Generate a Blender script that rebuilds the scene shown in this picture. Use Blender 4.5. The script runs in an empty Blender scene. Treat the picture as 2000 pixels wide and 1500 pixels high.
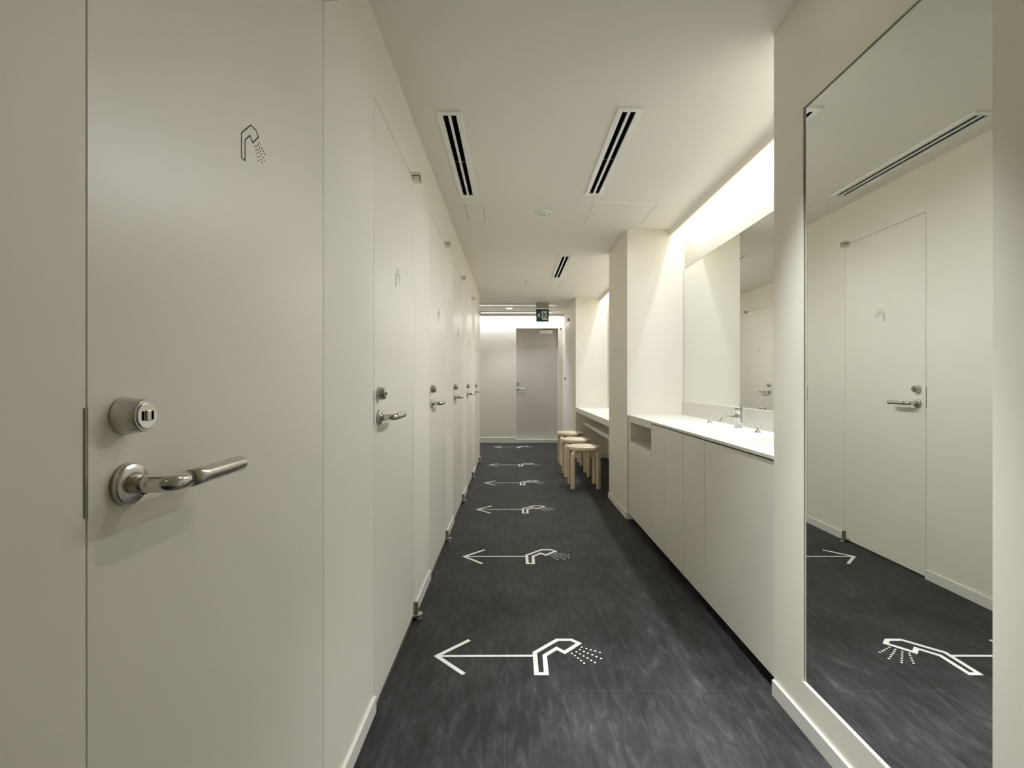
import bpy, bmesh, math
from math import pi, sin, cos, radians
from mathutils import Vector, Matrix

C = bpy.context.scene.collection
SC = bpy.context.scene

# ------------------------------------------------------------------ camera
EYE = 1.13
cam_d = bpy.data.cameras.new('camera')
cam_d.sensor_fit = 'HORIZONTAL'
cam_d.sensor_width = 36.0
cam_d.lens = 36.0 * 950 / 2000
cam_d.shift_x = -0.5 / 2000
cam_d.shift_y = -4.0 / 2000
cam_d.clip_start = 0.02
cam = bpy.data.objects.new('camera', cam_d)
cam.location = (0, 0, EYE)
cam.rotation_euler = (pi / 2, 0, 0)
C.objects.link(cam)
SC.camera = cam

# ------------------------------------------------------------------ world and exposure
w = bpy.data.worlds.new('world')
SC.world = w
w.use_nodes = True
w.node_tree.nodes['Background'].inputs[0].default_value = (0, 0, 0, 1)
w.node_tree.nodes['Background'].inputs[1].default_value = 0.0
SC.view_settings.view_transform = 'Standard'
SC.view_settings.look = 'None'
SC.view_settings.gamma = 1.0
SC.view_settings.use_curve_mapping = False
SC.view_settings.exposure = -0.08
SC.cycles.max_bounces = 14
SC.cycles.diffuse_bounces = 10
SC.cycles.glossy_bounces = 8
SC.cycles.caustics_reflective = True
SC.cycles.blur_glossy = 0.5
SC.cycles.sample_clamp_indirect = 6.0
SC.cycles.use_denoising = True

# ------------------------------------------------------------------ light of the slots in the ceiling
def area(name, loc, sx, sy, power, spread, rot=(0, 0, 0), col=(1, 1, 1)):
    d = bpy.data.lights.new(name, 'AREA')
    d.shape = 'RECTANGLE'
    d.size = sx
    d.size_y = sy
    d.energy = power
    d.spread = radians(spread)
    d.color = col
    o = bpy.data.objects.new(name, d)
    o.location = loc
    o.rotation_euler = rot
    C.objects.link(o)
    return o


WARM = (1.0, 0.93, 0.80)
NEUT = (0.94, 0.98, 1.075)
area('sink_slot_light', (1.388, 2.88, 2.60), 0.02, 2.20, 9.0, 110, col=NEUT)
area('sink_slot_glow', (1.362, 2.78, 2.405), 0.04, 1.98, 6.4, 130, col=NEUT)
area('sink_slot_wash', (1.375, 2.55, 2.352), 0.03, 1.50, 14.5, 150, rot=(0, radians(58), 0), col=NEUT)
area('desk_slot_light', (1.388, 6.0, 2.60), 0.02, 2.44, 10.0, 110, col=NEUT)
area('desk_slot_glow', (1.362, 5.87, 2.405), 0.04, 2.16, 8.4, 130, col=NEUT)
area('desk_slot_wash', (1.375, 5.7, 2.352), 0.03, 1.8, 12.5, 150, rot=(0, radians(58), 0), col=NEUT)
area('end_slot_glow', (-0.6, 9.00, 2.40), 3.0, 0.04, 25, 130, col=NEUT)


def spot(name, loc, power, angle, blend, size=0.035, col=NEUT, rot=(0, 0, 0)):
    d = bpy.data.lights.new(name, 'SPOT')
    d.energy = power
    d.spot_size = radians(angle)
    d.spot_blend = blend
    d.shadow_soft_size = size
    d.color = col
    o = bpy.data.objects.new(name, d)
    o.location = loc
    o.rotation_euler = rot
    C.objects.link(o)
    return o


# ------------------------------------------------------------------ materials
def pset(b, **k):
    for n, v in k.items():
        n = n.replace('_', ' ')
        if n in b.inputs:
            b.inputs[n].default_value = v


def mat(name, col, rough=0.5, metal=0.0, spec=0.5, bump=0.0, bscale=200.0, var=0.0, vscale=3.0, stretch=(1, 1, 1), emit=0.0):
    m = bpy.data.materials.new(name)
    m.use_nodes = True
    nt = m.node_tree
    b = nt.nodes['Principled BSDF']
    pset(b, Base_Color=(*col, 1), Roughness=rough, Metallic=metal)
    b.inputs['Specular IOR Level'].default_value = spec
    tc = nt.nodes.new('ShaderNodeTexCoord')
    mp = nt.nodes.new('ShaderNodeMapping')
    mp.inputs['Scale'].default_value = stretch
    nt.links.new(tc.outputs['Object'], mp.inputs[0])
    if var > 0:
        n = nt.nodes.new('ShaderNodeTexNoise')
        n.inputs['Scale'].default_value = vscale
        n.inputs['Detail'].default_value = 6
        nt.links.new(mp.outputs[0], n.inputs['Vector'])
        r = nt.nodes.new('ShaderNodeValToRGB')
        r.color_ramp.elements[0].position = 0.3
        r.color_ramp.elements[1].position = 0.7
        r.color_ramp.elements[0].color = (*[c * (1 - var) for c in col], 1)
        r.color_ramp.elements[1].color = (*[min(1, c * (1 + var)) for c in col], 1)
        nt.links.new(n.outputs['Fac'], r.inputs[0])
        nt.links.new(r.outputs[0], b.inputs['Base Color'])
    if bump > 0:
        n = nt.nodes.new('ShaderNodeTexNoise')
        n.inputs['Scale'].default_value = bscale
        n.inputs['Detail'].default_value = 3
        nt.links.new(mp.outputs[0], n.inputs['Vector'])
        bp = nt.nodes.new('ShaderNodeBump')
        bp.inputs['Strength'].default_value = bump
        bp.inputs['Distance'].default_value = 0.002
        nt.links.new(n.outputs['Fac'], bp.inputs['Height'])
        nt.links.new(bp.outputs[0], b.inputs['Normal'])
    if emit > 0:
        b.inputs['Emission Color'].default_value = (1, 1, 0.97, 1)
        b.inputs['Emission Strength'].default_value = emit
    return m


PAINT = (0.84, 0.807, 0.712)
M_wall = mat('wall_paint', PAINT, 0.55, bump=0.03, bscale=260, var=0.008)
M_ceil = mat('ceiling_paint', (0.91, 0.882, 0.80), 0.8, bump=0.02, bscale=300)
M_door = mat('door_laminate', PAINT, 0.34, spec=0.4, bump=0.015, bscale=90, var=0.006)
M_cab = mat('cabinet_laminate', (0.80, 0.775, 0.71), 0.42, bump=0.02, bscale=120)
M_base = mat('baseboard_vinyl', (0.78, 0.76, 0.70), 0.4, bump=0.01)
M_solid = mat('solid_surface', (0.76, 0.745, 0.69), 0.3, var=0.004, vscale=40)
M_metal = mat('satin_steel', (0.60, 0.58, 0.53), 0.28, metal=1.0, bump=0.02, bscale=500, stretch=(1, 6, 1))
M_polish = mat('polished_steel', (0.66, 0.64, 0.59), 0.16, metal=1.0, bump=0.004)
M_chrome = mat('chrome', (0.58, 0.58, 0.57), 0.06, metal=1.0, bump=0.002)
M_hinge = mat('hinge_steel', (0.66, 0.64, 0.59), 0.13, metal=1.0, bump=0.004)
M_dsteel = mat('dull_steel', (0.26, 0.24, 0.20), 0.45, metal=1.0, bump=0.01)
M_black = mat('black_matt', (0.004, 0.004, 0.005), 1.0, spec=0.0, bump=0.02)
M_toe = mat('toe_kick_black', (0.01, 0.01, 0.01), 0.6, bump=0.02)
M_dkgrey = mat('symbol_ink', (0.012, 0.012, 0.010), 0.7, spec=0.2, bump=0.01)
M_whitevinyl = mat('white_vinyl', (0.86, 0.85, 0.80), 0.45, var=0.03, vscale=60)
M_alu = mat('white_powder_coat', (0.94, 0.935, 0.90), 0.22, spec=0.8, bump=0.01)
M_green = mat('sign_green', (0.006, 0.05, 0.034), 0.25, bump=0.004)
M_signwhite = mat('sign_white', (0.62, 0.66, 0.62), 0.4, bump=0.004)
M_signcase = mat('sign_housing', (0.30, 0.285, 0.24), 0.4, bump=0.01)
M_ink = mat('notice_ink', (0.62, 0.595, 0.53), 0.6, bump=0.01)
M_strip = mat('polished_strip', (0.66, 0.65, 0.62), 0.30, metal=1.0, bump=0.004)
M_gap = mat('hatch_gap', (0.30, 0.285, 0.24), 0.8, bump=0.01)
M_lamp = mat('lamp_lens', (0.9, 0.9, 0.88), 0.4, bump=0.01, emit=9.0)
M_plastic = mat('white_plastic', (0.90, 0.89, 0.85), 0.35, bump=0.01)
M_enddoor = mat('steel_door_paint', (0.60, 0.565, 0.525), 0.35, bump=0.015, bscale=120)


def mirror_mat():
    m = bpy.data.materials.new('mirror_glass')
    m.use_nodes = True
    nt = m.node_tree
    b = nt.nodes['Principled BSDF']
    pset(b, Metallic=1.0, Roughness=0.0)
    lw = nt.nodes.new('ShaderNodeTexNoise')
    lw.inputs['Scale'].default_value = 2
    r = nt.nodes.new('ShaderNodeValToRGB')
    r.color_ramp.elements[0].color = (0.855, 0.875, 0.845, 1)
    r.color_ramp.elements[1].color = (0.865, 0.885, 0.855, 1)
    nt.links.new(lw.outputs['Fac'], r.inputs[0])
    nt.links.new(r.outputs[0], b.inputs['Base Color'])
    return m


M_mirror = mirror_mat()


def birch():
    m = bpy.data.materials.new('birch')
    m.use_nodes = True
    nt = m.node_tree
    b = nt.nodes['Principled BSDF']
    pset(b, Roughness=0.42)
    tc = nt.nodes.new('ShaderNodeTexCoord')
    mp = nt.nodes.new('ShaderNodeMapping')
    mp.inputs['Scale'].default_value = (14, 14, 1.2)
    n = nt.nodes.new('ShaderNodeTexNoise')
    n.inputs['Scale'].default_value = 6
    n.inputs['Detail'].default_value = 8
    r = nt.nodes.new('ShaderNodeValToRGB')
    r.color_ramp.elements[0].position = 0.3
    r.color_ramp.elements[0].color = (0.74, 0.62, 0.43, 1)
    r.color_ramp.elements[1].position = 0.7
    r.color_ramp.elements[1].color = (0.83, 0.72, 0.53, 1)
    nt.links.new(tc.outputs['Object'], mp.inputs[0])
    nt.links.new(mp.outputs[0], n.inputs['Vector'])
    nt.links.new(n.outputs['Fac'], r.inputs[0])
    nt.links.new(r.outputs[0], b.inputs['Base Color'])
    return m


M_birch = birch()


def stone():
    m = bpy.data.materials.new('dark_stone_tile')
    m.use_nodes = True
    nt = m.node_tree
    b = nt.nodes['Principled BSDF']
    L = nt.links.new
    tc = nt.nodes.new('ShaderNodeTexCoord')
    # tiles: columns 0.459 m wide across the corridor, joints every 0.39 m along it
    mp = nt.nodes.new('ShaderNodeMapping')
    mp.inputs['Location'].default_value = (0.0225, -1.78, 0)
    L(tc.outputs['Object'], mp.inputs[0])
    br = nt.nodes.new('ShaderNodeTexBrick')
    br.offset = 0.0
    br.squash = 1.0
    br.inputs['Scale'].default_value = 1.0
    br.inputs['Brick Width'].default_value = 0.459
    br.inputs['Row Height'].default_value = 0.39
    br.inputs['Mortar Size'].default_value = 0.0011
    br.inputs['Mortar Smooth'].default_value = 0.1
    br.inputs['Color1'].default_value = (0.0, 0.0, 0.0, 1)
    br.inputs['Color2'].default_value = (1, 1, 1, 1)
    br.inputs['Mortar'].default_value = (0.5, 0.5, 0.5, 1)
    L(mp.outputs[0], br.inputs['Vector'])
    # broad cloud
    n1 = nt.nodes.new('ShaderNodeTexNoise')
    n1.inputs['Scale'].default_value = 3.5
    n1.inputs['Detail'].default_value = 4
    L(tc.outputs['Object'], n1.inputs['Vector'])
    # veins running along the corridor
    mp2 = nt.nodes.new('ShaderNodeMapping')
    mp2.inputs['Scale'].default_value = (30, 8, 1)
    L(tc.outputs['Object'], mp2.inputs[0])
    n2 = nt.nodes.new('ShaderNodeTexNoise')
    n2.inputs['Scale'].default_value = 1.0
    n2.inputs['Detail'].default_value = 9
    n2.inputs['Roughness'].default_value = 0.72
    n2.inputs['Distortion'].default_value = 0.7
    L(mp2.outputs[0], n2.inputs['Vector'])
    r2 = nt.nodes.new('ShaderNodeValToRGB')
    e = r2.color_ramp.elements
    e[0].position = 0.32
    e[0].color = (0.016, 0.0165, 0.016, 1)
    e[1].position = 0.74
    e[1].color = (0.092, 0.094, 0.095, 1)
    x = e.new(0.50)
    x.color = (0.030, 0.0305, 0.030, 1)
    x = e.new(0.61)
    x.color = (0.047, 0.048, 0.048, 1)
    L(n2.outputs['Fac'], r2.inputs[0])
    mx = nt.nodes.new('ShaderNodeMixRGB')
    mx.blend_type = 'MULTIPLY'
    mx.inputs[0].default_value = 1.0
    r1 = nt.nodes.new('ShaderNodeValToRGB')
    r1.color_ramp.elements[0].position = 0.3
    r1.color_ramp.elements[0].color = (0.66, 0.66, 0.66, 1)
    r1.color_ramp.elements[1].position = 0.7
    r1.color_ramp.elements[1].color = (1.3, 1.3, 1.3, 1)
    L(n1.outputs['Fac'], r1.inputs[0])
    L(r2.outputs[0], mx.inputs[1])
    L(r1.outputs[0], mx.inputs[2])
    # tile tone
    mt = nt.nodes.new('ShaderNodeMixRGB')
    mt.blend_type = 'MULTIPLY'
    mt.inputs[0].default_value = 1.0
    rt = nt.nodes.new('ShaderNodeValToRGB')
    rt.color_ramp.elements[0].color = (0.94, 0.94, 0.94, 1)
    rt.color_ramp.elements[1].color = (1.06, 1.06, 1.06, 1)
    L(br.outputs['Color'], rt.inputs[0])
    L(mx.outputs[0], mt.inputs[1])
    L(rt.outputs[0], mt.inputs[2])
    ms = nt.nodes.new('ShaderNodeMixRGB')
    ms.inputs[2].default_value = (0.105, 0.105, 0.10, 1)
    ml = nt.nodes.new('ShaderNodeMath')
    ml.operation = 'MULTIPLY'
    ml.inputs[1].default_value = 0.32
    L(br.outputs['Fac'], ml.inputs[0])
    L(ml.outputs[0], ms.inputs[0])
    L(mt.outputs[0], ms.inputs[1])
    L(ms.outputs[0], b.inputs['Base Color'])
    rr = nt.nodes.new('ShaderNodeMapRange')
    rr.inputs['To Min'].default_value = 0.48
    rr.inputs['To Max'].default_value = 0.62
    L(n2.outputs['Fac'], rr.inputs[0])
    L(rr.outputs[0], b.inputs['Roughness'])
    b.inputs['Specular IOR Level'].default_value = 0.22
    bp = nt.nodes.new('ShaderNodeBump')
    bp.inputs['Strength'].default_value = 0.10
    bp.inputs['Distance'].default_value = 0.003
    L(n2.outputs['Fac'], bp.inputs['Height'])
    L(bp.outputs[0], b.inputs['Normal'])
    return m


M_floor = stone()


# ------------------------------------------------------------------ mesh helpers
class MB:
    def __init__(s):
        s.bm = bmesh.new()

    def box(s, x0, x1, y0, y1, z0, z1, bev=0.0):
        r = bmesh.ops.create_cube(s.bm, size=1.0)
        vs = r['verts']
        bmesh.ops.scale(s.bm, vec=(x1 - x0, y1 - y0, z1 - z0), verts=vs)
        bmesh.ops.translate(s.bm, vec=((x0 + x1) / 2, (y0 + y1) / 2, (z0 + z1) / 2), verts=vs)
        if bev > 0:
            es = list({e for v in vs for e in v.link_edges})
            bmesh.ops.bevel(s.bm, geom=es, offset=bev, segments=2, affect='EDGES', profile=0.5)
        return s

    def prism(s, pts, axis, a, b):
        """polygon pts extruded from a to b along axis ('x': pts are (y,z); 'y': (x,z); 'z': (x,y))"""
        def v3(p, t):
            if axis == 'x':
                return (t, p[0], p[1])
            if axis == 'y':
                return (p[0], t, p[1])
            return (p[0], p[1], t)
        A = [s.bm.verts.new(v3(p, a)) for p in pts]
        B = [s.bm.verts.new(v3(p, b)) for p in pts]
        n = len(pts)
        fs = [s.bm.faces.new(A), s.bm.faces.new(B)]
        for i in range(n):
            fs.append(s.bm.faces.new((A[i], A[(i + 1) % n], B[(i + 1) % n], B[i])))
        bmesh.ops.recalc_face_normals(s.bm, faces=fs)
        return s

    def lathe(s, prof, origin, axis='z', seg=40):
        """prof: list of (r, h) along axis, closed with caps"""
        o = Vector(origin)
        rings = []
        for r, h in prof:
            ring = []
            for i in range(seg):
                t = 2 * pi * i / seg
                if axis == 'z':
                    p = Vector((r * cos(t), r * sin(t), h))
                elif axis == 'x':
                    p = Vector((h, r * cos(t), r * sin(t)))
                else:
                    p = Vector((r * cos(t), h, r * sin(t)))
                ring.append(s.bm.verts.new(o + p))
            rings.append(ring)
        fs = []
        for a, b in zip(rings, rings[1:]):
            for i in range(seg):
                f = s.bm.faces.new((a[i], a[(i + 1) % seg], b[(i + 1) % seg], b[i]))
                f.smooth = True
                fs.append(f)
        fs.append(s.bm.faces.new(rings[0]))
        fs.append(s.bm.faces.new(rings[-1]))
        bmesh.ops.recalc_face_normals(s.bm, faces=fs)
        return s

    def tube(s, path, r, seg=20, round_end=True):
        P = [Vector(p) for p in path]
        rs = [r] * len(P) if not isinstance(r, (list, tuple)) else list(r)
        if round_end:
            d = (P[-1] - P[-2]).normalized()
            R = rs[-1]
            e = 0.35 * R
            base = P[-1]
            P[-1] = base - d * e
            for k in range(1, 5):
                a = k / 4 * pi / 2
                P.append(base - d * e + d * e * sin(a))
                rs.append(max(R - e + e * cos(a), 1e-4))
        T = []
        for i in range(len(P)):
            if i == 0:
                t = P[1] - P[0]
            elif i == len(P) - 1:
                t = P[-1] - P[-2]
            else:
                t = (P[i] - P[i - 1]).normalized() + (P[i + 1] - P[i]).normalized()
            T.append(t.normalized())
        up = Vector((0, 0, 1)) if abs(T[0].z) < 0.9 else Vector((1, 0, 0))
        n = (up - T[0] * up.dot(T[0])).normalized()
        rings = []
        for i in range(len(P)):
            n = (n - T[i] * n.dot(T[i])).normalized()
            b = T[i].cross(n)
            rings.append([s.bm.verts.new(P[i] + (n * cos(2 * pi * k / seg) + b * sin(2 * pi * k / seg)) * rs[i]) for k in range(seg)])
        fs = []
        for a, b in zip(rings, rings[1:]):
            for i in range(seg):
                f = s.bm.faces.new((a[i], a[(i + 1) % seg], b[(i + 1) % seg], b[i]))
                f.smooth = True
                fs.append(f)
        fs.append(s.bm.faces.new(rings[0]))
        fs.append(s.bm.faces.new(rings[-1]))
        bmesh.ops.recalc_face_normals(s.bm, faces=fs)
        return s

    def stroke(s, pts, wd, closed, put, h):
        """flat band of width wd along a 2-D polyline; put(u, v, t) maps to 3-D, t = 0 or h"""
        n = len(pts)
        P = [Vector(p) for p in pts]
        L, R = [], []
        for i in range(n):
            if closed or 0 < i < n - 1:
                a = (P[i] - P[i - 1]).normalized()
                b = (P[(i + 1) % n] - P[i]).normalized()
            elif i == 0:
                a = b = (P[1] - P[0]).normalized()
            else:
                a = b = (P[-1] - P[-2]).normalized()
            na, nb = Vector((-a.y, a.x)), Vector((-b.y, b.x))
            m = na + nb
            m = m / max(m.dot(na), 0.35)
            L.append(P[i] + m * wd / 2)
            R.append(P[i] - m * wd / 2)
        fs = []
        lv = [[s.bm.verts.new(put(p.x, p.y, t)) for p in L] for t in (0, h)]
        rv = [[s.bm.verts.new(put(p.x, p.y, t)) for p in R] for t in (0, h)]
        m = n if closed else n - 1
        for i in range(m):
            j = (i + 1) % n
            fs.append(s.bm.faces.new((lv[1][i], lv[1][j], rv[1][j], rv[1][i])))
            fs.append(s.bm.faces.new((lv[0][i], rv[0][i], rv[0][j], lv[0][j])))
            fs.append(s.bm.faces.new((lv[0][i], lv[0][j], lv[1][j], lv[1][i])))
            fs.append(s.bm.faces.new((rv[0][i], rv[1][i], rv[1][j], rv[0][j])))
        if not closed:
            fs.append(s.bm.faces.new((lv[0][0], lv[1][0], rv[1][0], rv[0][0])))
            fs.append(s.bm.faces.new((lv[0][-1], rv[0][-1], rv[1][-1], lv[1][-1])))
        bmesh.ops.recalc_face_normals(s.bm, faces=fs)
        return s

    def poly(s, pts, put, h):
        A = [s.bm.verts.new(put(u, v, 0)) for u, v in pts]
        B = [s.bm.verts.new(put(u, v, h)) for u, v in pts]
        n = len(pts)
        fs = [s.bm.faces.new(A), s.bm.faces.new(B)]
        for i in range(n):
            fs.append(s.bm.faces.new((A[i], A[(i + 1) % n], B[(i + 1) % n], B[i])))
        bmesh.ops.recalc_face_normals(s.bm, faces=fs)
        return s

    def build(s, name, m, parent=None, loc=None, bevel=0.0):
        me = bpy.data.meshes.new(name)
        s.bm.to_mesh(me)
        s.bm.free()
        me.materials.append(m)
        o = bpy.data.objects.new(name, me)
        C.objects.link(o)
        if parent is not None:
            o.parent = parent
        if loc is not None:
            o.location = loc
        if bevel > 0:
            md = o.modifiers.new('bevel', 'BEVEL')
            md.width = bevel
            md.segments = 2
            md.limit_method = 'ANGLE'
            md.angle_limit = radians(50)
        return o


def thing(name, label, cat, loc=(0, 0, 0), rz=0.0, group=None):
    o = bpy.data.objects.new(name, None)
    o.empty_display_size = 0.05
    C.objects.link(o)
    o.location = loc
    o.rotation_euler = (0, 0, rz)
    o['label'] = label
    o['category'] = cat
    if group:
        o['group'] = group
    return o


def tag(o, label, cat, group=None):
    o['label'] = label
    o['category'] = cat
    if group:
        o['group'] = group
    return o


def struct(o, label=None, cat=None):
    o['kind'] = 'structure'
    if label:
        o['label'] = label
    if cat:
        o['category'] = cat
    return o


def copy_tree(o, parent=None):
    c = o.copy()
    C.objects.link(c)
    if parent is not None:
        c.parent = parent
    for ch in [k for k in C.objects if k.parent == o]:
        copy_tree(ch, c)
    return c


# ------------------------------------------------------------------ dimensions (metres; y runs down the corridor)
XL = -0.474          # face of the row of shower doors
XR = 0.945           # face of the right wall, pier and far wall
XB = 1.415           # back of the two niches
CZ = 2.385           # ceiling
YN = 1.757           # near edge of the sink niche
YP0, YP1 = 4.0, 4.75  # pier between the niches
YD = 7.24            # far end of the desk niche
YE = 9.05            # end wall
YL = 7.10            # end of the left wall
Y0 = -1.6            # wall behind the camera
D0, DP, DW, DH = 0.543, 1.125, 0.676, 2.105   # first door edge, spacing, width, height

# ------------------------------------------------------------------ structure
struct(MB().box(-2.2, 1.7, Y0 - 0.1, YE + 0.3, -0.05, 0.0).build('floor', M_floor),
       'dark grey stone tile floor of the corridor', 'floor')
b = MB()
b.box(-2.2, 1.297, Y0 - 0.1, 8.935, CZ, CZ + 0.05)
b.box(1.297, 1.7, Y0 - 0.1, YN + 0.001, CZ, 2.64)
b.box(1.297, 1.7, YP0, YP1, CZ, 2.64)
b.box(1.297, 1.7, YD, 8.935, CZ, 2.64)
# roofs and sides of the light slots
for y0, y1 in ((YN, YP0), (YP1, YD)):
    b.box(1.29, XB + 0.1, y0, y1, 2.62, 2.67)
    b.box(1.285, 1.297, y0, y1, CZ + 0.05, 2.62)
b.box(-2.2, 1.0, 8.93, YE + 0.2, 2.50, 2.55)
b.box(-2.2, 1.0, 8.923, 8.935, CZ + 0.05, 2.50)
struct(b.build('ceiling', M_ceil), 'flat off-white ceiling with hidden light slots', 'ceiling')
struct(MB().box(1.295, 1.31, YN, YP0, 2.335, CZ + 0.06).build('trim_1', M_ceil), 'narrow ceiling lip hiding the light slot over the sinks', 'ceiling trim')
struct(MB().box(1.295, 1.31, YP1, YD, 2.335, CZ + 0.06).build('trim_2', M_ceil), 'narrow ceiling lip hiding the light slot over the desk', 'ceiling trim')
struct(MB().box(-2.2, XR, 8.935, 8.95, 2.335, CZ + 0.06).build('trim_3', M_cab), 'narrow ceiling lip in front of the bright end wall', 'ceiling trim')

# left wall: panels between the door openings and a band over them
b = MB()
g0, g1, gt = 0.0028, 0.0022, 0.003
edges = [Y0]
for i in range(6):
    y = D0 + DP * i
    edges += [y - g0, y + DW + g1]
edges.append(YL)
for k in range(0, len(edges), 2):
    b.box(XL - 0.12, XL, edges[k], edges[k + 1], 0, DH + gt)
b.box(XL - 0.12, XL, Y0, YL, DH + gt, CZ)
struct(b.build('wall_left', M_wall), 'off-white partition holding the row of shower doors', 'wall')
b = MB()
for k in range(0, len(edges), 2):
    b.box(XL - 0.005, XL + 0.009, edges[k], edges[k + 1] - (0.0 if k == len(edges) - 2 else 0.0), 0.0, 0.056)
struct(b.build('baseboard_left', M_base, bevel=0.0015), 'low off-white baseboard pieces between the shower doors', 'baseboard')
struct(MB().box(-2.2, XL - 0.12, YL - 0.1, YL, 0, CZ).build('wall_left_return', M_wall))
struct(MB().box(-2.3, -2.2, YL - 0.1, YE + 0.2, 0, CZ + 0.1).build('wall_far_left', M_wall))
struct(MB().box(-2.2, 1.7, Y0 - 0.1, Y0, 0, CZ).build('wall_behind', M_wall))
struct(MB().box(XL - 1.2, XL - 1.1, Y0, YL - 0.1, 0, CZ).build('wall_shower_back', M_black))  # unseen wall coloured black to keep the door gaps dark

# near right wall with the recess of the big mirror
MY0, MY1, MZ0, MZ1 = 0.957, 1.582, 0.155, 2.02
b = MB()
b.box(XR + 0.008, 1.7, Y0, YN, 0, CZ)
b.box(XR, XR + 0.008, Y0, MY0, 0, CZ)
b.box(XR, XR + 0.008, MY1, YN, 0, CZ)
b.box(XR, XR + 0.008, MY0, MY1, 0, MZ0)
b.box(XR, XR + 0.008, MY0, MY1, MZ1, CZ)
struct(b.build('wall_right_near', M_wall), 'off-white near right wall around the tall recessed mirror', 'wall')
struct(MB().box(XR - 0.008, XR, Y0, YN, 0, 0.056).build('baseboard_right_near', M_base, bevel=0.0012), 'low baseboard under the tall mirror', 'baseboard')
struct(MB().box(XR, 1.7, YP0, YP1, 0, CZ).build('wall_pier', M_wall), 'off-white pier between sink niche and desk niche', 'wall')
struct(MB().box(XR - 0.008, XR, YP0, YP1 + 0.006, 0, 0.056).build('baseboard_pier', M_base, bevel=0.0012), 'low baseboard at the foot of the pier', 'baseboard')
struct(MB().box(XB, 1.7, YN, YD, 0, 2.64).build('wall_niche', M_wall), 'brightly lit back wall of both niches', 'wall')
struct(MB().box(XB - 0.008, XB, YP1, YD, 0, 0.056).box(XR, XB - 0.008, YD - 0.008, YD, 0, 0.056).build('baseboard_niche', M_base, bevel=0.0012), 'baseboard under the desk', 'baseboard')
b = MB()
SY0, SY1, SH = 8.06, 8.84, 2.16
b.box(XR, 1.7, YD, SY0 - 0.004, 0, CZ)
b.box(XR, 1.7, SY1 + 0.004, YE, 0, CZ)
b.box(XR, 1.7, SY0 - 0.004, SY1 + 0.004, SH + 0.004, CZ)
b.box(XR + 0.06, 1.7, SY0 - 0.004, SY1 + 0.004, 0, SH + 0.004)
struct(b.build('wall_right_far', M_wall), 'off-white wall beyond the desk holding the side door', 'wall')
struct(MB().box(XR - 0.008, XR, YD, SY0 - 0.004, 0, 0.056).build('baseboard_right_far', M_base, bevel=0.0012))

# end wall with the recessed steel door
EX0, EX1, EZ0, EZ1 = 0.060, 0.868, 0.062, 2.14
b = MB()
b.box(-2.2, EX0, YE, YE + 0.2, 0, 2.5)
b.box(EX1, XR + 0.2, YE, YE + 0.2, 0, 2.5)
b.box(EX0, EX1, YE, YE + 0.2, EZ1, 2.5)
b.box(EX0, EX1, YE + 0.1, YE + 0.2, 0, EZ1)
struct(b.build('wall_end', M_wall), 'end wall washed by bright light from above', 'wall')
struct(MB().box(-2.2, EX0, YE - 0.012, YE, 0, 0.095).build('baseboard_end', M_base, bevel=0.002), 'taller baseboard along the end wall', 'baseboard')
struct(MB().box(EX0, EX1, YE - 0.012, YE + 0.1, 0, 0.062).build('trim_4', M_base, bevel=0.002), 'raised threshold below the end door', 'threshold')

# ------------------------------------------------------------------ the shower symbol
HEAD = [(0.0, 0.0), (0.038, 0.0), (0.040, 0.126), (0.094, 0.180), (0.125, 0.149), (0.194, 0.219), (0.164, 0.248), (0.103, 0.248), (0.0, 0.147)]
SHAFT = [(-0.002, 0.124), (-0.398, 0.122)]
ARMS = [(-0.281, 0.246), (-0.405, 0.122), (-0.281, -0.002)]
DOTS = [(0.202, 0.189), (0.22, 0.178), (0.237, 0.168), (0.254, 0.159), (0.272, 0.149), (0.191, 0.17), (0.206, 0.156), (0.221, 0.143), (0.237, 0.131), (0.252, 0.117), (0.269, 0.104), (0.175, 0.153), (0.188, 0.137), (0.2, 0.122), (0.214, 0.107), (0.226, 0.091), (0.239, 0.076), (0.154, 0.141), (0.165, 0.125), (0.175, 0.107), (0.185, 0.089), (0.195, 0.071)]


def dot_pts(u, v, r, n=12):
    return [(u + r * cos(2 * pi * i / n), v + r * sin(2 * pi * i / n)) for i in range(n)]


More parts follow.
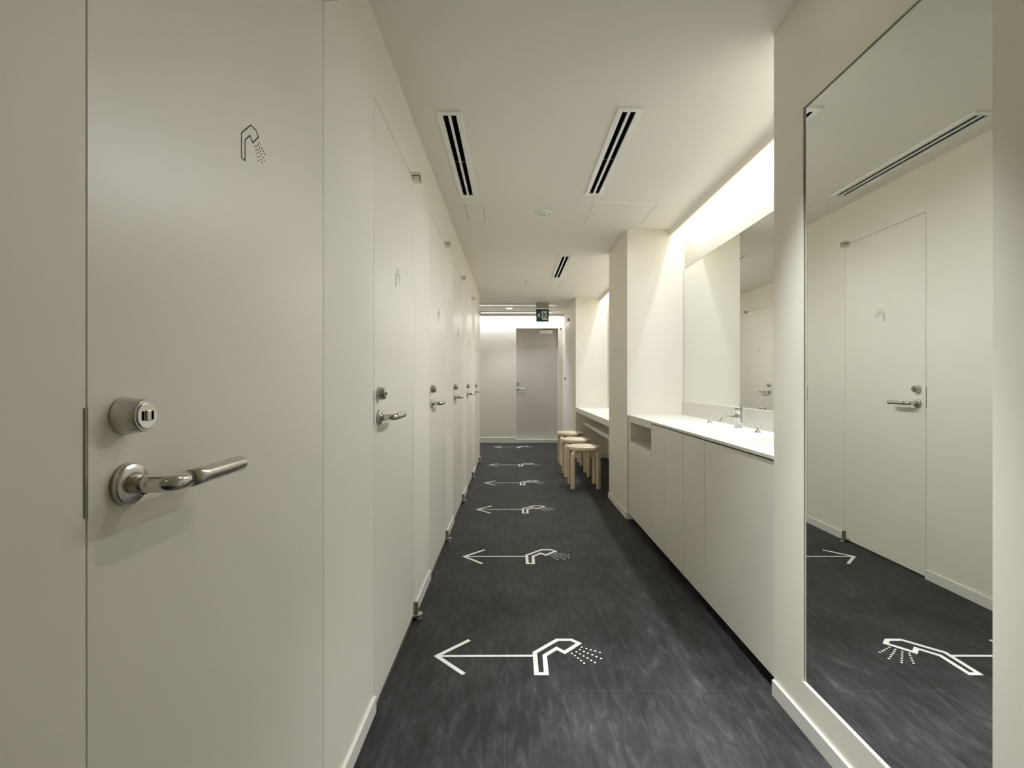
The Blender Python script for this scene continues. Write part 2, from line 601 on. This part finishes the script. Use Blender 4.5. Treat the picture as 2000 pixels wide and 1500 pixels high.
# ------------------------------------------------------------------ shower doors
def lever_set(root, wall_y, z, mirror=1, lock=True):
    """rosette, lever and lock on a door whose face is local x = 0"""
    h = MB().lathe([(0.0255, 0.0), (0.0255, 0.0075), (0.0240, 0.0095), (0.0130, 0.0100)], (0, wall_y, z), 'x', 48).build('lever_handle', M_metal, root)
    path = [(0.009, wall_y, z), (0.030, wall_y, z), (0.044, wall_y, z)]
    for k in range(1, 7):
        a = k / 6 * pi / 2
        path.append((0.044 + 0.012 * sin(a), wall_y + mirror * 0.016 * (1 - cos(a)), z))
    path.append((0.056, wall_y + mirror * 0.034, z))
    rr = [0.0118, 0.0112, 0.0108] + [0.0106] * 6 + [0.0106]
    MB().tube(path, rr, 24, False).build('neck', M_polish, h)
    MB().tube([(0.056, wall_y + mirror * 0.033, z), (0.056, wall_y + mirror * 0.06, z), (0.0555, wall_y + mirror * 0.11, z), (0.054, wall_y + mirror * 0.156, z)], 0.0114, 24).build('grip', M_metal, h)
    MB().lathe([(0.0028, 0.0), (0.0028, 0.0012)], (0.0225, wall_y, z - 0.0121), 'z', 12).build('set_screw', M_black, h)
    if lock:
        lk = MB().lathe([(0.0235, 0.0), (0.0235, 0.002), (0.0195, 0.026), (0.0185, 0.0275)], (0, wall_y - 0.003, z + 0.084), 'x', 48).build('lock_cylinder', M_metal, root)
        MB().lathe([(0.0165, 0.0268), (0.0165, 0.0285), (0.0155, 0.0292)], (0, wall_y - 0.003, z + 0.084), 'x', 40).build('lock_face', M_polish, lk)
        f = MB()
        yy, zz = wall_y - 0.003, z + 0.084
        f.box(0.0285, 0.0298, yy - 0.0095, yy - 0.0065, zz - 0.0055, zz + 0.0055)
        f.box(0.0285, 0.0298, yy + 0.0065, yy + 0.0090, zz - 0.0055, zz + 0.0055)
        f.build('lock_slot', M_black, lk)
        MB().box(0.0285, 0.0312, yy - 0.0035, yy + 0.0035, zz - 0.0065, zz + 0.0065, 0.001).build('turn_piece', M_metal, lk)
    return h


def shower_door():
    d = MB().box(-0.038, 0.0, 0.0, DW, 0.012, DH).build('door_1', M_door)
    d.location = (XL, D0, 0)
    # printed shower symbol
    k = 0.294
    su, sv = 0.308, 1.5225

    def put(u, v, t):
        return (t, su + u * k, sv + v * k)
    sy = MB().stroke(HEAD, 0.0185 * k, True, put, 0.0006).build('shower_symbol', M_dkgrey, d)
    b = MB()
    for u, v in DOTS:
        b.poly(dot_pts(u, v, 0.0042, 8), put, 0.0006)
    b.build('spray_dots', M_dkgrey, sy)
    lever_set(d, 0.054, 1.005)
    MB().box(-0.012, 0.0012, -0.0052, -0.0006, 0.979, 1.101).build('strike_plate', M_dsteel, d)

    def dshape(y0, y1, x1):
        r = (y1 - y0) / 2
        c = (y0 + y1) / 2
        pts = [(-0.004, y0), (x1 - r, y0)]
        for i in range(1, 10):
            a = -pi / 2 + pi * i / 10
            pts.append((x1 - r + r * cos(a), c + r * sin(a)))
        pts += [(x1 - r, y1), (-0.004, y1)]
        return pts
    hy0, hy1 = DW - 0.043, DW + 0.006
    top = MB().box(-0.002, 0.034, hy0, hy1, 2.108, 2.124, 0.0012).box(-0.002, 0.034, hy0, hy1, 2.0885, 2.1045, 0.0012).build('pivot_hinge', M_hinge, d)
    MB().lathe([(0.006, 2.104), (0.006, 2.1085)], (0.02, (hy0 + hy1) / 2, 0), 'z', 16).build('pivot_pin', M_dsteel, top)
    bot = MB().prism(dshape(hy0, hy1, 0.046), 'z', 0.012, 0.024).build('pivot_hinge', M_metal, d, bevel=0.001)
    MB().box(-0.002, 0.020, hy1 - 0.016, hy1, 0.024, 0.070, 0.001).build('hinge_upright', M_dsteel, bot)
    MB().lathe([(0.017, 0.0), (0.017, 0.004), (0.013, 0.006), (0.013, 0.012)], (0.027, (hy0 + hy1) / 2, 0), 'z', 24).build('floor_pivot', M_metal, bot)
    MB().box(-0.06, 0.004, 0.0, DW, 0.0, 0.006).build('sill_strip', M_dsteel, d)
    return d


DOOR_LABELS = [
    'off-white flush shower door nearest the camera with large lever handle and symbol',
    'second shower door from the camera, beside the second floor arrow',
    'third shower door from the camera, the one reflected in the tall mirror',
    'fourth shower door from the camera along the left wall',
    'fifth shower door from the camera, last but one before the end wall',
    'farthest shower door on the left, next to the end of the partition',
]
d1 = shower_door()
doors = [d1]
for i in range(1, 6):
    c = copy_tree(d1)
    c.name = 'door_%d' % (i + 1)
    c.location.y = D0 + DP * i
    doors.append(c)
for d, l in zip(doors, DOOR_LABELS):
    struct(d, l, 'door')
    d['group'] = 'shower doors along the left wall'

# end door, recessed
e = MB().box(EX0 + 0.003, EX1 - 0.003, YE + 0.085, YE + 0.1, EZ0 + 0.004, EZ1 - 0.003).build('door_7', M_enddoor)
struct(e, 'grey-beige steel door with closer in the bright end wall', 'door')
fx = MB()
fx.box(EX0, EX0 + 0.012, YE - 0.002, YE + 0.085, EZ0, EZ1)
fx.box(EX1 - 0.012, EX1, YE - 0.002, YE + 0.085, EZ0, EZ1)
fx.box(EX0, EX1, YE - 0.002, YE + 0.085, EZ1 - 0.012, EZ1)
fx.build('door_frame', M_alu, e)
cl = MB().box(0.515, 0.745, YE + 0.045, YE + 0.085, 2.035, 2.10, 0.004).build('door_closer', M_alu, e)
MB().box(0.56, 0.80, YE + 0.05, YE + 0.062, 2.108, 2.118).build('closer_arm', M_dsteel, cl)
MB().lathe([(0.010, 2.10), (0.010, 2.118)], (0.60, YE + 0.06, 0), 'z', 16).build('closer_spindle', M_dsteel, cl)
lv = MB().lathe([(0.026, 0.085), (0.026, 0.075), (0.012, 0.074)], (0.105, YE, 1.00), 'y', 32).build('lever_handle', M_metal, e)
MB().tube([(0.105, YE + 0.078, 1.0), (0.105, YE + 0.045, 1.0), (0.110, YE + 0.036, 1.0), (0.122, YE + 0.030, 1.0), (0.16, YE + 0.030, 1.0), (0.235, YE + 0.032, 1.0)], 0.0105, 20).build('grip', M_chrome, lv)
MB().lathe([(0.023, 0.085), (0.020, 0.058), (0.017, 0.056)], (0.105, YE, 1.095), 'y', 32).build('lock_cylinder', M_dsteel, e)
MB().box(EX1 + 0.02, EX1 + 0.05, YE - 0.012, YE, 2.10, 2.135).build('hinge_cap', M_dsteel, e)
MB().box(0.43, 0.50, YE + 0.0838, YE + 0.085, 1.545, 1.56).build('door_plate', M_enddoor, e)

# side door beyond the desk
s = MB().box(XR, XR + 0.04, SY0, SY1, 0.012, SH).build('door_8', M_door)
struct(s, 'flush off-white side door in the right wall beyond the desk niche', 'door')
MB().box(XR - 0.030, XR, SY0 - 0.01, SY0 + 0.045, SH - 0.022, SH + 0.02, 0.001).build('pivot_hinge', M_dsteel, s)
MB().lathe([(0.022, 0.0), (0.019, -0.024), (0.016, -0.026)], (XR, 8.60, 1.19), 'x', 28).build('lock_cylinder', M_dsteel, s)
MB().box(XR - 0.003, XR, 8.585, 8.60, 0.98, 1.08).build('flush_pull', M_ink, s)

# ------------------------------------------------------------------ floor arrows
def floor_marking(label, y):
    t = thing('floor_marking', label, 'floor marking', (0.094, y, 0.0), 0, 'white arrow and shower markings on the floor')

    def put(u, v, h):
        return (u, v, 0.0002 + h)
    MB().stroke(HEAD, 0.0185, True, put, 0.0008).build('shower_outline', M_whitevinyl, t)
    MB().stroke(ARMS, 0.0175, False, put, 0.0008).build('arrow_head', M_whitevinyl, t)
    MB().stroke(SHAFT, 0.0135, False, put, 0.0006).build('arrow_shaft', M_whitevinyl, t)
    b = MB()
    for u, v in DOTS:
        b.poly(dot_pts(u, v, 0.0046), put, 0.0008)
    b.build('spray_dots', M_whitevinyl, t)
    return t


f0 = floor_marking('large white arrow and shower symbol nearest the camera on the dark floor', 1.8825)
FL = [
    (3.026, 'second white arrow from the camera, before the first open gap by the second door'),
    (4.189, 'third white arrow and shower symbol from the camera'),
    (5.327, 'fourth white arrow from the camera, beside the nearest stool'),
    (6.505, 'fifth white arrow from the camera, beside the farthest stool'),
    (8.330, 'farthest white arrow, just in front of the end wall'),
]
FL[0] = (3.026, 'second white arrow and shower symbol from the camera, level with the cabinets')
for y, l in FL:
    c = copy_tree(f0)
    c.location.y = y
    c['label'] = l

# ------------------------------------------------------------------ ceiling fittings
def diffuser(x, y0, label):
    L, W = 1.03, 0.115
    t = thing('air_diffuser', label, 'air diffuser', (x, y0, CZ), 0, 'white slot air diffusers in the ceiling')
    b = MB()
    z0, z1 = -0.012, 0.0
    b.box(-W / 2, -W / 2 + 0.026, 0, L, z0, z1)
    b.box(W / 2 - 0.026, W / 2, 0, L, z0, z1)
    b.box(-W / 2 + 0.026, W / 2 - 0.026, 0, 0.026, z0, z1)
    b.box(-W / 2 + 0.026, W / 2 - 0.026, L - 0.026, L, z0, z1)
    b.build('frame', M_alu, t, bevel=0.0012)
    MB().box(-0.0065, 0.0065, 0.026, L - 0.026, -0.011, 0.0).build('centre_bar', M_alu, t)
    MB().box(-W / 2 + 0.026, W / 2 - 0.026, 0.026, L - 0.026, -0.0035, -0.0005).build('slot_backing', M_black, t)
    b = MB()
    for xs in (-0.0195, 0.0195):
        b.box(xs - 0.0135, xs + 0.0135, L / 2 - 0.002, L / 2 + 0.002, -0.006, -0.0035)
    b.build('joint_clip', M_dsteel, t)
    return t


diffuser(-0.294, 2.245, 'white two-slot air diffuser on the left of the ceiling, above the shower doors')
diffuser(0.540, 2.215, 'white two-slot air diffuser on the right of the ceiling, near the sinks')
diffuser(0.530, 4.80, 'small-looking far two-slot air diffuser down the corridor toward the exit sign')


def hatch(x0, x1, y0, y1, label, latch=True):
    t = thing('ceiling_hatch', label, 'ceiling hatch', ((x0 + x1) / 2, (y0 + y1) / 2, CZ), 0, 'flush access hatches in the ceiling')
    a, c = (x1 - x0) / 2, (y1 - y0) / 2
    MB().box(-a + 0.0065, a - 0.0065, -c + 0.0065, c - 0.0065, -0.003, 0.0).build('panel', M_ceil, t, bevel=0.0008)
    MB().box(-a + 0.003, a - 0.003, -c + 0.003, c - 0.003, -0.0008, 0.0).build('gap', M_gap, t)
    b = MB()
    for (p, q, r, s_) in ((-a, a, -c, -c + 0.004), (-a, a, c - 0.004, c), (-a, -a + 0.004, -c, c), (a - 0.004, a, -c, c)):
        b.box(p, q, r, s_, -0.0035, 0.0)
    b.build('rim', M_alu, t)
    if latch:
        MB().lathe([(0.006, -0.0045), (0.006, 0.0)], (-a + 0.03, 0.0, 0), 'z', 16).build('latch', M_dsteel, t)
    return t


hatch(-0.343, -0.205, 3.435, 3.81, 'small narrow ceiling hatch behind the left air diffuser', False)
hatch(0.567, 1.019, 3.406, 3.846, 'large square ceiling hatch by the light slot and pier')
hatch(0.172, 0.622, 5.96, 6.41, 'faint square ceiling hatch past the far air diffuser', False)


def sensor(x, y, r, label):
    t = thing('ceiling_speaker', label, 'ceiling fitting', (x, y, CZ), 0, 'round white fittings in the ceiling')
    MB().lathe([(r, 0.0), (r, -0.006), (r * 0.9, -0.010), (r * 0.74, -0.0115)], (0, 0, 0), 'z', 48).build('cover', M_plastic, t)
    MB().lathe([(r * 0.70, -0.0112), (r * 0.66, -0.0135), (r * 0.5, -0.0145)], (0, 0, 0), 'z', 48).build('grille', M_plastic, t)
    b = MB()
    for i in range(3):
        a = 2 * pi * i / 3 + 0.5
        b.lathe([(0.005, -0.0150), (0.005, -0.0140)], (0.016 * cos(a), 0.016 * sin(a), 0), 'z', 12)
    b.build('hole_ring', M_dsteel, t)
    MB().lathe([(0.006, -0.0128), (0.006, -0.0105)], (r * 0.78, 0, 0), 'z', 12).build('indicator', M_dsteel, t)
    return t


sensor(0.226, 3.61, 0.063, 'round white ceiling fitting between the left hatch and square hatch')
s2 = sensor(0.54, 7.27, 0.055, 'small far round ceiling fitting just above the exit sign')


def ceiling_strip(y, x1, label):
    t = thing('ceiling_strip', label, 'ceiling strip', (0, y, CZ), 0, 'white strips across the far ceiling')
    r = 0.05
    pts = [(-2.19, -r), (x1 - r, -r)]
    for i in range(1, 12):
        a = -pi / 2 + pi * i / 12
        pts.append((x1 - r + r * cos(a), r * sin(a)))
    pts += [(x1 - r, r), (-2.19, r)]
    MB().prism(pts, 'z', -0.016, 0.0).build('cover', M_strip, t, bevel=0.002)
    return t


ceiling_strip(7.87, 0.735, 'long white ceiling strip directly behind the exit sign top')
ceiling_strip(8.72, 0.71, 'long white ceiling strip nearest the bright end wall')


def downlight(x, y, label, power, angle, blend, col=NEUT):
    t = thing('downlight', label, 'downlight', (x, y, CZ), 0, 'recessed ceiling downlights')
    r = 0.062
    MB().lathe([(r, 0.0), (r, -0.004), (r * 0.86, -0.005), (r * 0.84, -0.001)], (0, 0, 0), 'z', 40).build('trim_ring', M_alu, t)
    MB().lathe([(r * 0.80, -0.0015), (r * 0.80, -0.0030)], (0, 0, 0), 'z', 40).build('lens', M_lamp, t)
    spot('downlight_lamp', (x, y, CZ - 0.03), power, angle, blend, col=col)
    return t


downlight(-0.05, 8.28, 'glowing round downlight in the far ceiling left of the exit sign', 25, 110, 0.6)
downlight(0.62, 1.33, 'round downlight in the near ceiling in front of the tall mirror', 190, 68, 1.0, (0.94, 0.975, 1.0))
spot('floor_fill_spot', (0.60, 1.25, CZ - 0.03), 280, 44, 1.0, col=(0.93, 0.97, 1.0))  # extra spot without its own fixture, added to brighten the front floor
d_ = Vector((-0.44, 0.72, 0.95)) - Vector((0.62, 1.33, CZ - 0.03))
spot('lever_shadow_spot', (0.62, 1.33, CZ - 0.03), 10, 52, 1.0, size=0.014, col=WARM, rot=d_.to_track_quat('-Z', 'Y').to_euler())  # extra aimed spot, added so the nearest lever throws a shadow
downlight(0.25, -0.70, 'unseen downlight added behind the camera to brighten the near end', 4, 130, 1.0, WARM)  # added lamp out of view, lifts the near door and walls

# exit sign
x_s = thing('exit_sign', 'green exit sign with running figure and left arrow hanging from the far ceiling', 'exit sign', (0.477, 7.70, CZ))
MB().box(-0.098, 0.098, -0.03, 0.03, -0.090, 0.0, 0.003).build('ceiling_mount', M_signcase, x_s)
MB().box(-0.099, 0.099, -0.022, 0.022, -0.104, -0.089, 0.002).build('housing_rail', M_alu, x_s)
pn = MB().box(-0.1, 0.1, -0.016, 0.016, -0.302, -0.102, 0.002).build('sign_panel', M_green, x_s)


def sput(u, v, t):   # u, v in 0..1 of the panel, v downwards
    return (-0.1 + 0.2 * u, -0.0162 - t, -0.102 - 0.2 * v)


MB().stroke([(0.10, 0.5), (0.37, 0.5)], 0.06, False, sput, 0.0006).stroke([(0.33, 0.31), (0.12, 0.5), (0.33, 0.69)], 0.075, False, sput, 0.0008).build('arrow', M_signwhite, pn)
MB().poly([(0.44, 0.16), (0.85, 0.16), (0.85, 0.70), (0.92, 0.86), (0.66, 0.86), (0.50, 0.86), (0.44, 0.80)], sput, 0.0006).build('doorway', M_signwhite, pn)
b = MB()
b.poly(dot_pts(0.575, 0.25, 0.055, 16), sput, 0.0016)
b.stroke([(0.60, 0.36), (0.67, 0.53)], 0.11, False, sput, 0.0016)
b.stroke([(0.61, 0.37), (0.53, 0.44), (0.42, 0.47)], 0.045, False, sput, 0.0015)
b.stroke([(0.61, 0.35), (0.73, 0.34), (0.79, 0.43)], 0.045, False, sput, 0.0014)
b.stroke([(0.65, 0.50), (0.60, 0.62), (0.53, 0.76)], 0.06, False, sput, 0.0013)
b.stroke([(0.67, 0.52), (0.74, 0.66), (0.88, 0.68)], 0.06, False, sput, 0.0012)
b.build('running_figure', M_green, pn)

# ------------------------------------------------------------------ sink niche
CT = 0.860   # counter top
XF = 0.952   # counter front
B1, B2 = (1.180, 3.02), (1.180, 2.37)


def counter_z(x, y):
    z = CT
    for (cx, cy) in (B1, B2):
        q = ((x - cx) / 0.172) ** 2 + ((y - cy) / 0.225) ** 2
        if q < 1.0:
            q = math.sqrt(q)
            t = min(1.0, (1 - q) / 0.55)
            z -= 0.085 * (t * t * (3 - 2 * t)) ** 0.8
    return z


vt = thing('vanity_counter', 'white seamless counter with two sunken oval basins under the niche mirror', 'counter', (0, 0, 0))
bm = bmesh.new()
nx, ny = 84, 300
xa, xb, ya, yb = XF, XB - 0.001, YN + 0.001, YP0 - 0.001
grid = [[None] * (ny + 1) for _ in range(nx + 1)]
for i in range(nx + 1):
    for j in range(ny + 1):
        x = xa + (xb - xa) * i / nx
        y = ya + (yb - ya) * j / ny
        grid[i][j] = bm.verts.new((x, y, counter_z(x, y)))
for i in range(nx):
    for j in range(ny):
        f = bm.faces.new((grid[i][j], grid[i + 1][j], grid[i + 1][j + 1], grid[i][j + 1]))
        f.smooth = True
# front edge and a rear underside
lo = [bm.verts.new((xa, ya + (yb - ya) * j / ny, CT - 0.013)) for j in range(ny + 1)]
li = [bm.verts.new((xa + 0.03, ya + (yb - ya) * j / ny, CT - 0.013)) for j in range(ny + 1)]
for j in range(ny):
    bm.faces.new((grid[0][j], grid[0][j + 1], lo[j + 1], lo[j]))
    bm.faces.new((lo[j], lo[j + 1], li[j + 1], li[j]))
bmesh.ops.recalc_face_normals(bm, faces=bm.faces)
top = MB()
top.bm.free()
top.bm = bm
top.build('worktop', M_solid, vt)
MB().box(XB - 0.018, XB - 0.0005, YN + 0.001, YP0 - 0.001, CT - 0.001, 0.973).build('backsplash', M_solid, vt, bevel=0.001)
for (cx, cy) in (B1, B2):
    MB().lathe([(0.022, 0.0), (0.022, 0.002), (0.017, 0.003)], (cx, cy, CT - 0.0848), 'z', 24).build('drain', M_chrome, vt)
MB().box(1.285, 1.335, 3.72, 3.82, CT, CT + 0.0012).build('slot_plate', M_plastic, vt)

# faucet
fa = thing('faucet', 'chrome column faucet with thin curved spout between the two basins', 'faucet', (1.338, 2.88, CT))
MB().lathe([(0.0225, 0.0), (0.0225, 0.078), (0.0220, 0.0795)], (0, 0, 0), 'z', 48).build('body', M_chrome, fa)
MB().lathe([(0.0225, 0.0805), (0.0225, 0.117), (0.0215, 0.119)], (0, 0, 0), 'z', 48).build('lever_cap', M_chrome, fa)
p = [(-0.018, 0, 0.066), (-0.055, 0, 0.066), (-0.075, 0, 0.0655)]
for k in range(1, 7):
    a = k / 6 * radians(55)
    p.append((-0.075 - 0.028 * sin(a), 0, 0.0655 - 0.028 * (1 - cos(a))))
p.append((p[-1][0] - 0.013, 0, p[-1][2] - 0.0185))
MB().tube(p, 0.0042, 16).build('spout', M_chrome, fa)


def cross_valve(x, y, label):
    t = thing('cross_handle', label, 'tap handle', (x, y, CT), 0.4, 'small chrome cross handles on the counter')
    MB().lathe([(0.017, 0.0), (0.017, 0.003), (0.010, 0.008), (0.006, 0.012), (0.006, 0.028)], (0, 0, 0), 'z', 28).build('base', M_chrome, t)
    MB().tube([(-0.017, 0, 0.031), (0, 0, 0.031), (0.017, 0, 0.031)], 0.0034, 12).tube([(0, -0.017, 0.031), (0, 0, 0.031), (0, 0.017, 0.031)], 0.0034, 12).build('cross', M_chrome, t)
    MB().lathe([(0.006, 0.026), (0.006, 0.036), (0.004, 0.038)], (0, 0, 0), 'z', 20).build('hub', M_chrome, t)
    return t


cross_valve(1.312, 2.600, 'chrome cross handle right of the faucet, nearer the camera')
cross_valve(1.318, 3.250, 'chrome cross handle left of the faucet, farther from the camera')

# niche mirror
nm = thing('wall_mirror', 'wide frameless mirror above the white sink counter', 'mirror', (XB, 0, 0))
MB().box(-0.0065, -0.0005, YN + 0.001, YP0 - 0.002, 0.9735, 2.05).build('glass', M_mirror, nm)
MB().box(-0.0072, -0.0005, YP0 - 0.0026, YP0 - 0.0012, 0.9735, 2.0512).box(-0.0072, -0.0005, YN + 0.001, YP0 - 0.0012, 2.05, 2.0515).build('edge_line', M_dsteel, nm)

# tall mirror
tm = thing('wall_mirror', 'tall frameless mirror recessed in the near right wall, showing a shower door', 'mirror', (XR, 0, 0))
MB().box(0.0055, 0.0080, MY0, MY1, MZ0, MZ1).build('glass', M_mirror, tm)
MB().box(0.0045, 0.0056, MY0, MY1, MZ1 - 0.0022, MZ1).box(0.0045, 0.0056, MY1 - 0.0022, MY1, MZ0, MZ1).build('edge_line', M_dsteel, tm)  # dark strip on top and far edge stands in for shade in the recess

# cabinets
KZ, CZT = 0.050, 0.838
XC = 0.957
CABS = [
    (3.046, 3.353, 'plain narrow cabinet front next to the open waste slot'),
    (2.729, 3.044, 'plain narrow cabinet front, second from the open waste slot'),
    (2.420, 2.727, 'plain narrow cabinet front left of the wide cabinet under the near basin'),
    (1.760, 2.418, 'wide plain cabinet front nearest the camera under the near basin'),
]
for y0, y1, l in CABS:
    t = thing('cabinet', l, 'cabinet', (XC, y0, 0), 0, 'white cabinets under the sink counter')
    MB().box(0.019, 0.42, 0.004, y1 - y0 - 0.004, KZ + 0.004, 0.76).build('carcass', M_cab, t)
    MB().box(0.0, 0.018, 0.0012, y1 - y0 - 0.0012, KZ, CZT).build('door', M_cab, t, bevel=0.0008)
y0, y1 = 3.355, 3.998
t = thing('cabinet', 'cabinet with an open waste slot near its top, beside the pier', 'cabinet', (XC, y0, 0), 0, 'white cabinets under the sink counter')
w_ = y1 - y0
MB().box(0.0, 0.018, 0.0012, w_ - 0.0012, KZ, 0.652).build('door', M_cab, t, bevel=0.0008)
MB().box(0.0, 0.018, 0.0012, w_ - 0.0012, 0.806, 0.8465).build('top_rail', M_cab, t, bevel=0.0008)
b = MB()
b.box(0.0, 0.40, w_ - 0.060, w_ - 0.002, 0.6525, 0.8055)
b.box(0.0185, 0.40, 0.002, 0.020, KZ, 0.8455)
b.box(0.40, 0.42, 0.002, w_ - 0.002, KZ, 0.76)
b.box(0.0185, 0.40, 0.020, w_ - 0.060, 0.636, 0.652)
b.build('carcass', M_cab, t)
struct(MB().box(1.000, 1.03, YN + 0.001, YP0 - 0.001, 0.0, KZ + 0.003).build('trim_5', M_toe), 'black recessed toe kick under the cabinets', 'toe kick')

# ------------------------------------------------------------------ desk niche
dk = MB().box(0.952, XB - 0.001, YP1 + 0.001, YD - 0.001, 0.685, 0.750).build('vanity_desk', M_solid, bevel=0.0015)
tag(dk, 'thick white desk top spanning the far niche above the stools', 'desk')
sh = MB().box(1.06, XB - 0.001, YP1 + 0.001, YD - 0.001, 0.497, 0.540).build('under_desk_shelf', M_solid, bevel=0.0015)
tag(sh, 'white shelf set back under the desk in the far niche', 'shelf')

# stools
def stool(loc, label):
    t = thing('stool', label, 'stool', loc, 0, 'round birch stools in front of the desk')
    r, H = 0.180, 0.440
    st = MB().lathe([(r - 0.006, H - 0.038), (r - 0.001, H - 0.034), (r, H - 0.028), (r, H - 0.004), (r - 0.003, H - 0.0008), (r - 0.007, H)], (0, 0, 0), 'z', 72).build('seat', M_birch, t)
    for k in range(4):
        a = pi / 4 + k * pi / 2
        # L-shaped bent leg in the plane of its radius
        R, th = 0.205, 0.024
        zt = H - 0.0385
        outer, inner = [], []
        outer.append((R, 0.0))
        inner.append((R - th, 0.0))
        br = 0.062
        for i in range(0, 11):
            q = i / 10 * pi / 2
            outer.append((R - br + br * cos(q), zt - br + br * sin(q)))
            inner.append((R - br + (br - th) * cos(q), zt - br + (br - th) * sin(q)))
        outer.append((0.085, zt))
        inner.append((0.085, zt - th * 0.55))
        pts = outer + inner[::-1]
        m = MB()
        m.prism(pts, 'y', -0.0235, 0.0235)
        bmesh.ops.rotate(m.bm, verts=m.bm.verts, cent=(0, 0, 0), matrix=Matrix.Rotation(a, 3, 'Z'))
        m.build('leg', M_birch, t, bevel=0.002)
    return t


s1 = stool((0.774, 5.27, 0), 'round birch stool nearest the camera in the row of three')
for loc, l in (((0.776, 5.93, 0), 'middle round birch stool of the row of three'), ((0.800, 6.72, 0), 'farthest round birch stool of the row, by the end of the desk')):
    c = copy_tree(s1)
    c.location = loc
    c['label'] = l

# faint printed notices on the pier
def notice(y0, y1, z0, z1, label, rows, frame):
    t = thing('wall_notice', label, 'notice', (XR, y0, z0), 0, 'faint grey notices printed on the pier')

    def put(u, v, h):
        return (-h, u, v)
    W, Hh = y1 - y0, z1 - z0
    b = MB()
    for (a, c, zz, hh) in rows:
        b.stroke([(W * a, Hh * zz), (W * c, Hh * zz)], hh, False, put, 0.0006)
    b.build('print_lines', M_ink, t)
    if frame:
        MB().stroke([(0, 0), (W, 0), (W, Hh), (0, Hh)], 0.004, True, put, 0.0008).build('outline', M_ink, t)
    return t


notice(4.17, 4.56, 1.745, 1.85, 'upper faint notice on the pier face', [(0.5, 0.72, 0.86, 0.010), (0.1, 0.45, 0.55, 0.004), (0.5, 0.95, 0.30, 0.005), (0.15, 0.8, 0.10, 0.003)], False)
notice(4.17, 4.56, 1.355, 1.53, 'lower faint framed notice on the pier face', [(0.1, 0.9, 0.72, 0.004), (0.1, 0.7, 0.60, 0.004), (0.55, 0.92, 0.38, 0.012), (0.1, 0.5, 0.36, 0.004), (0.1, 0.5, 0.22, 0.004)], True)
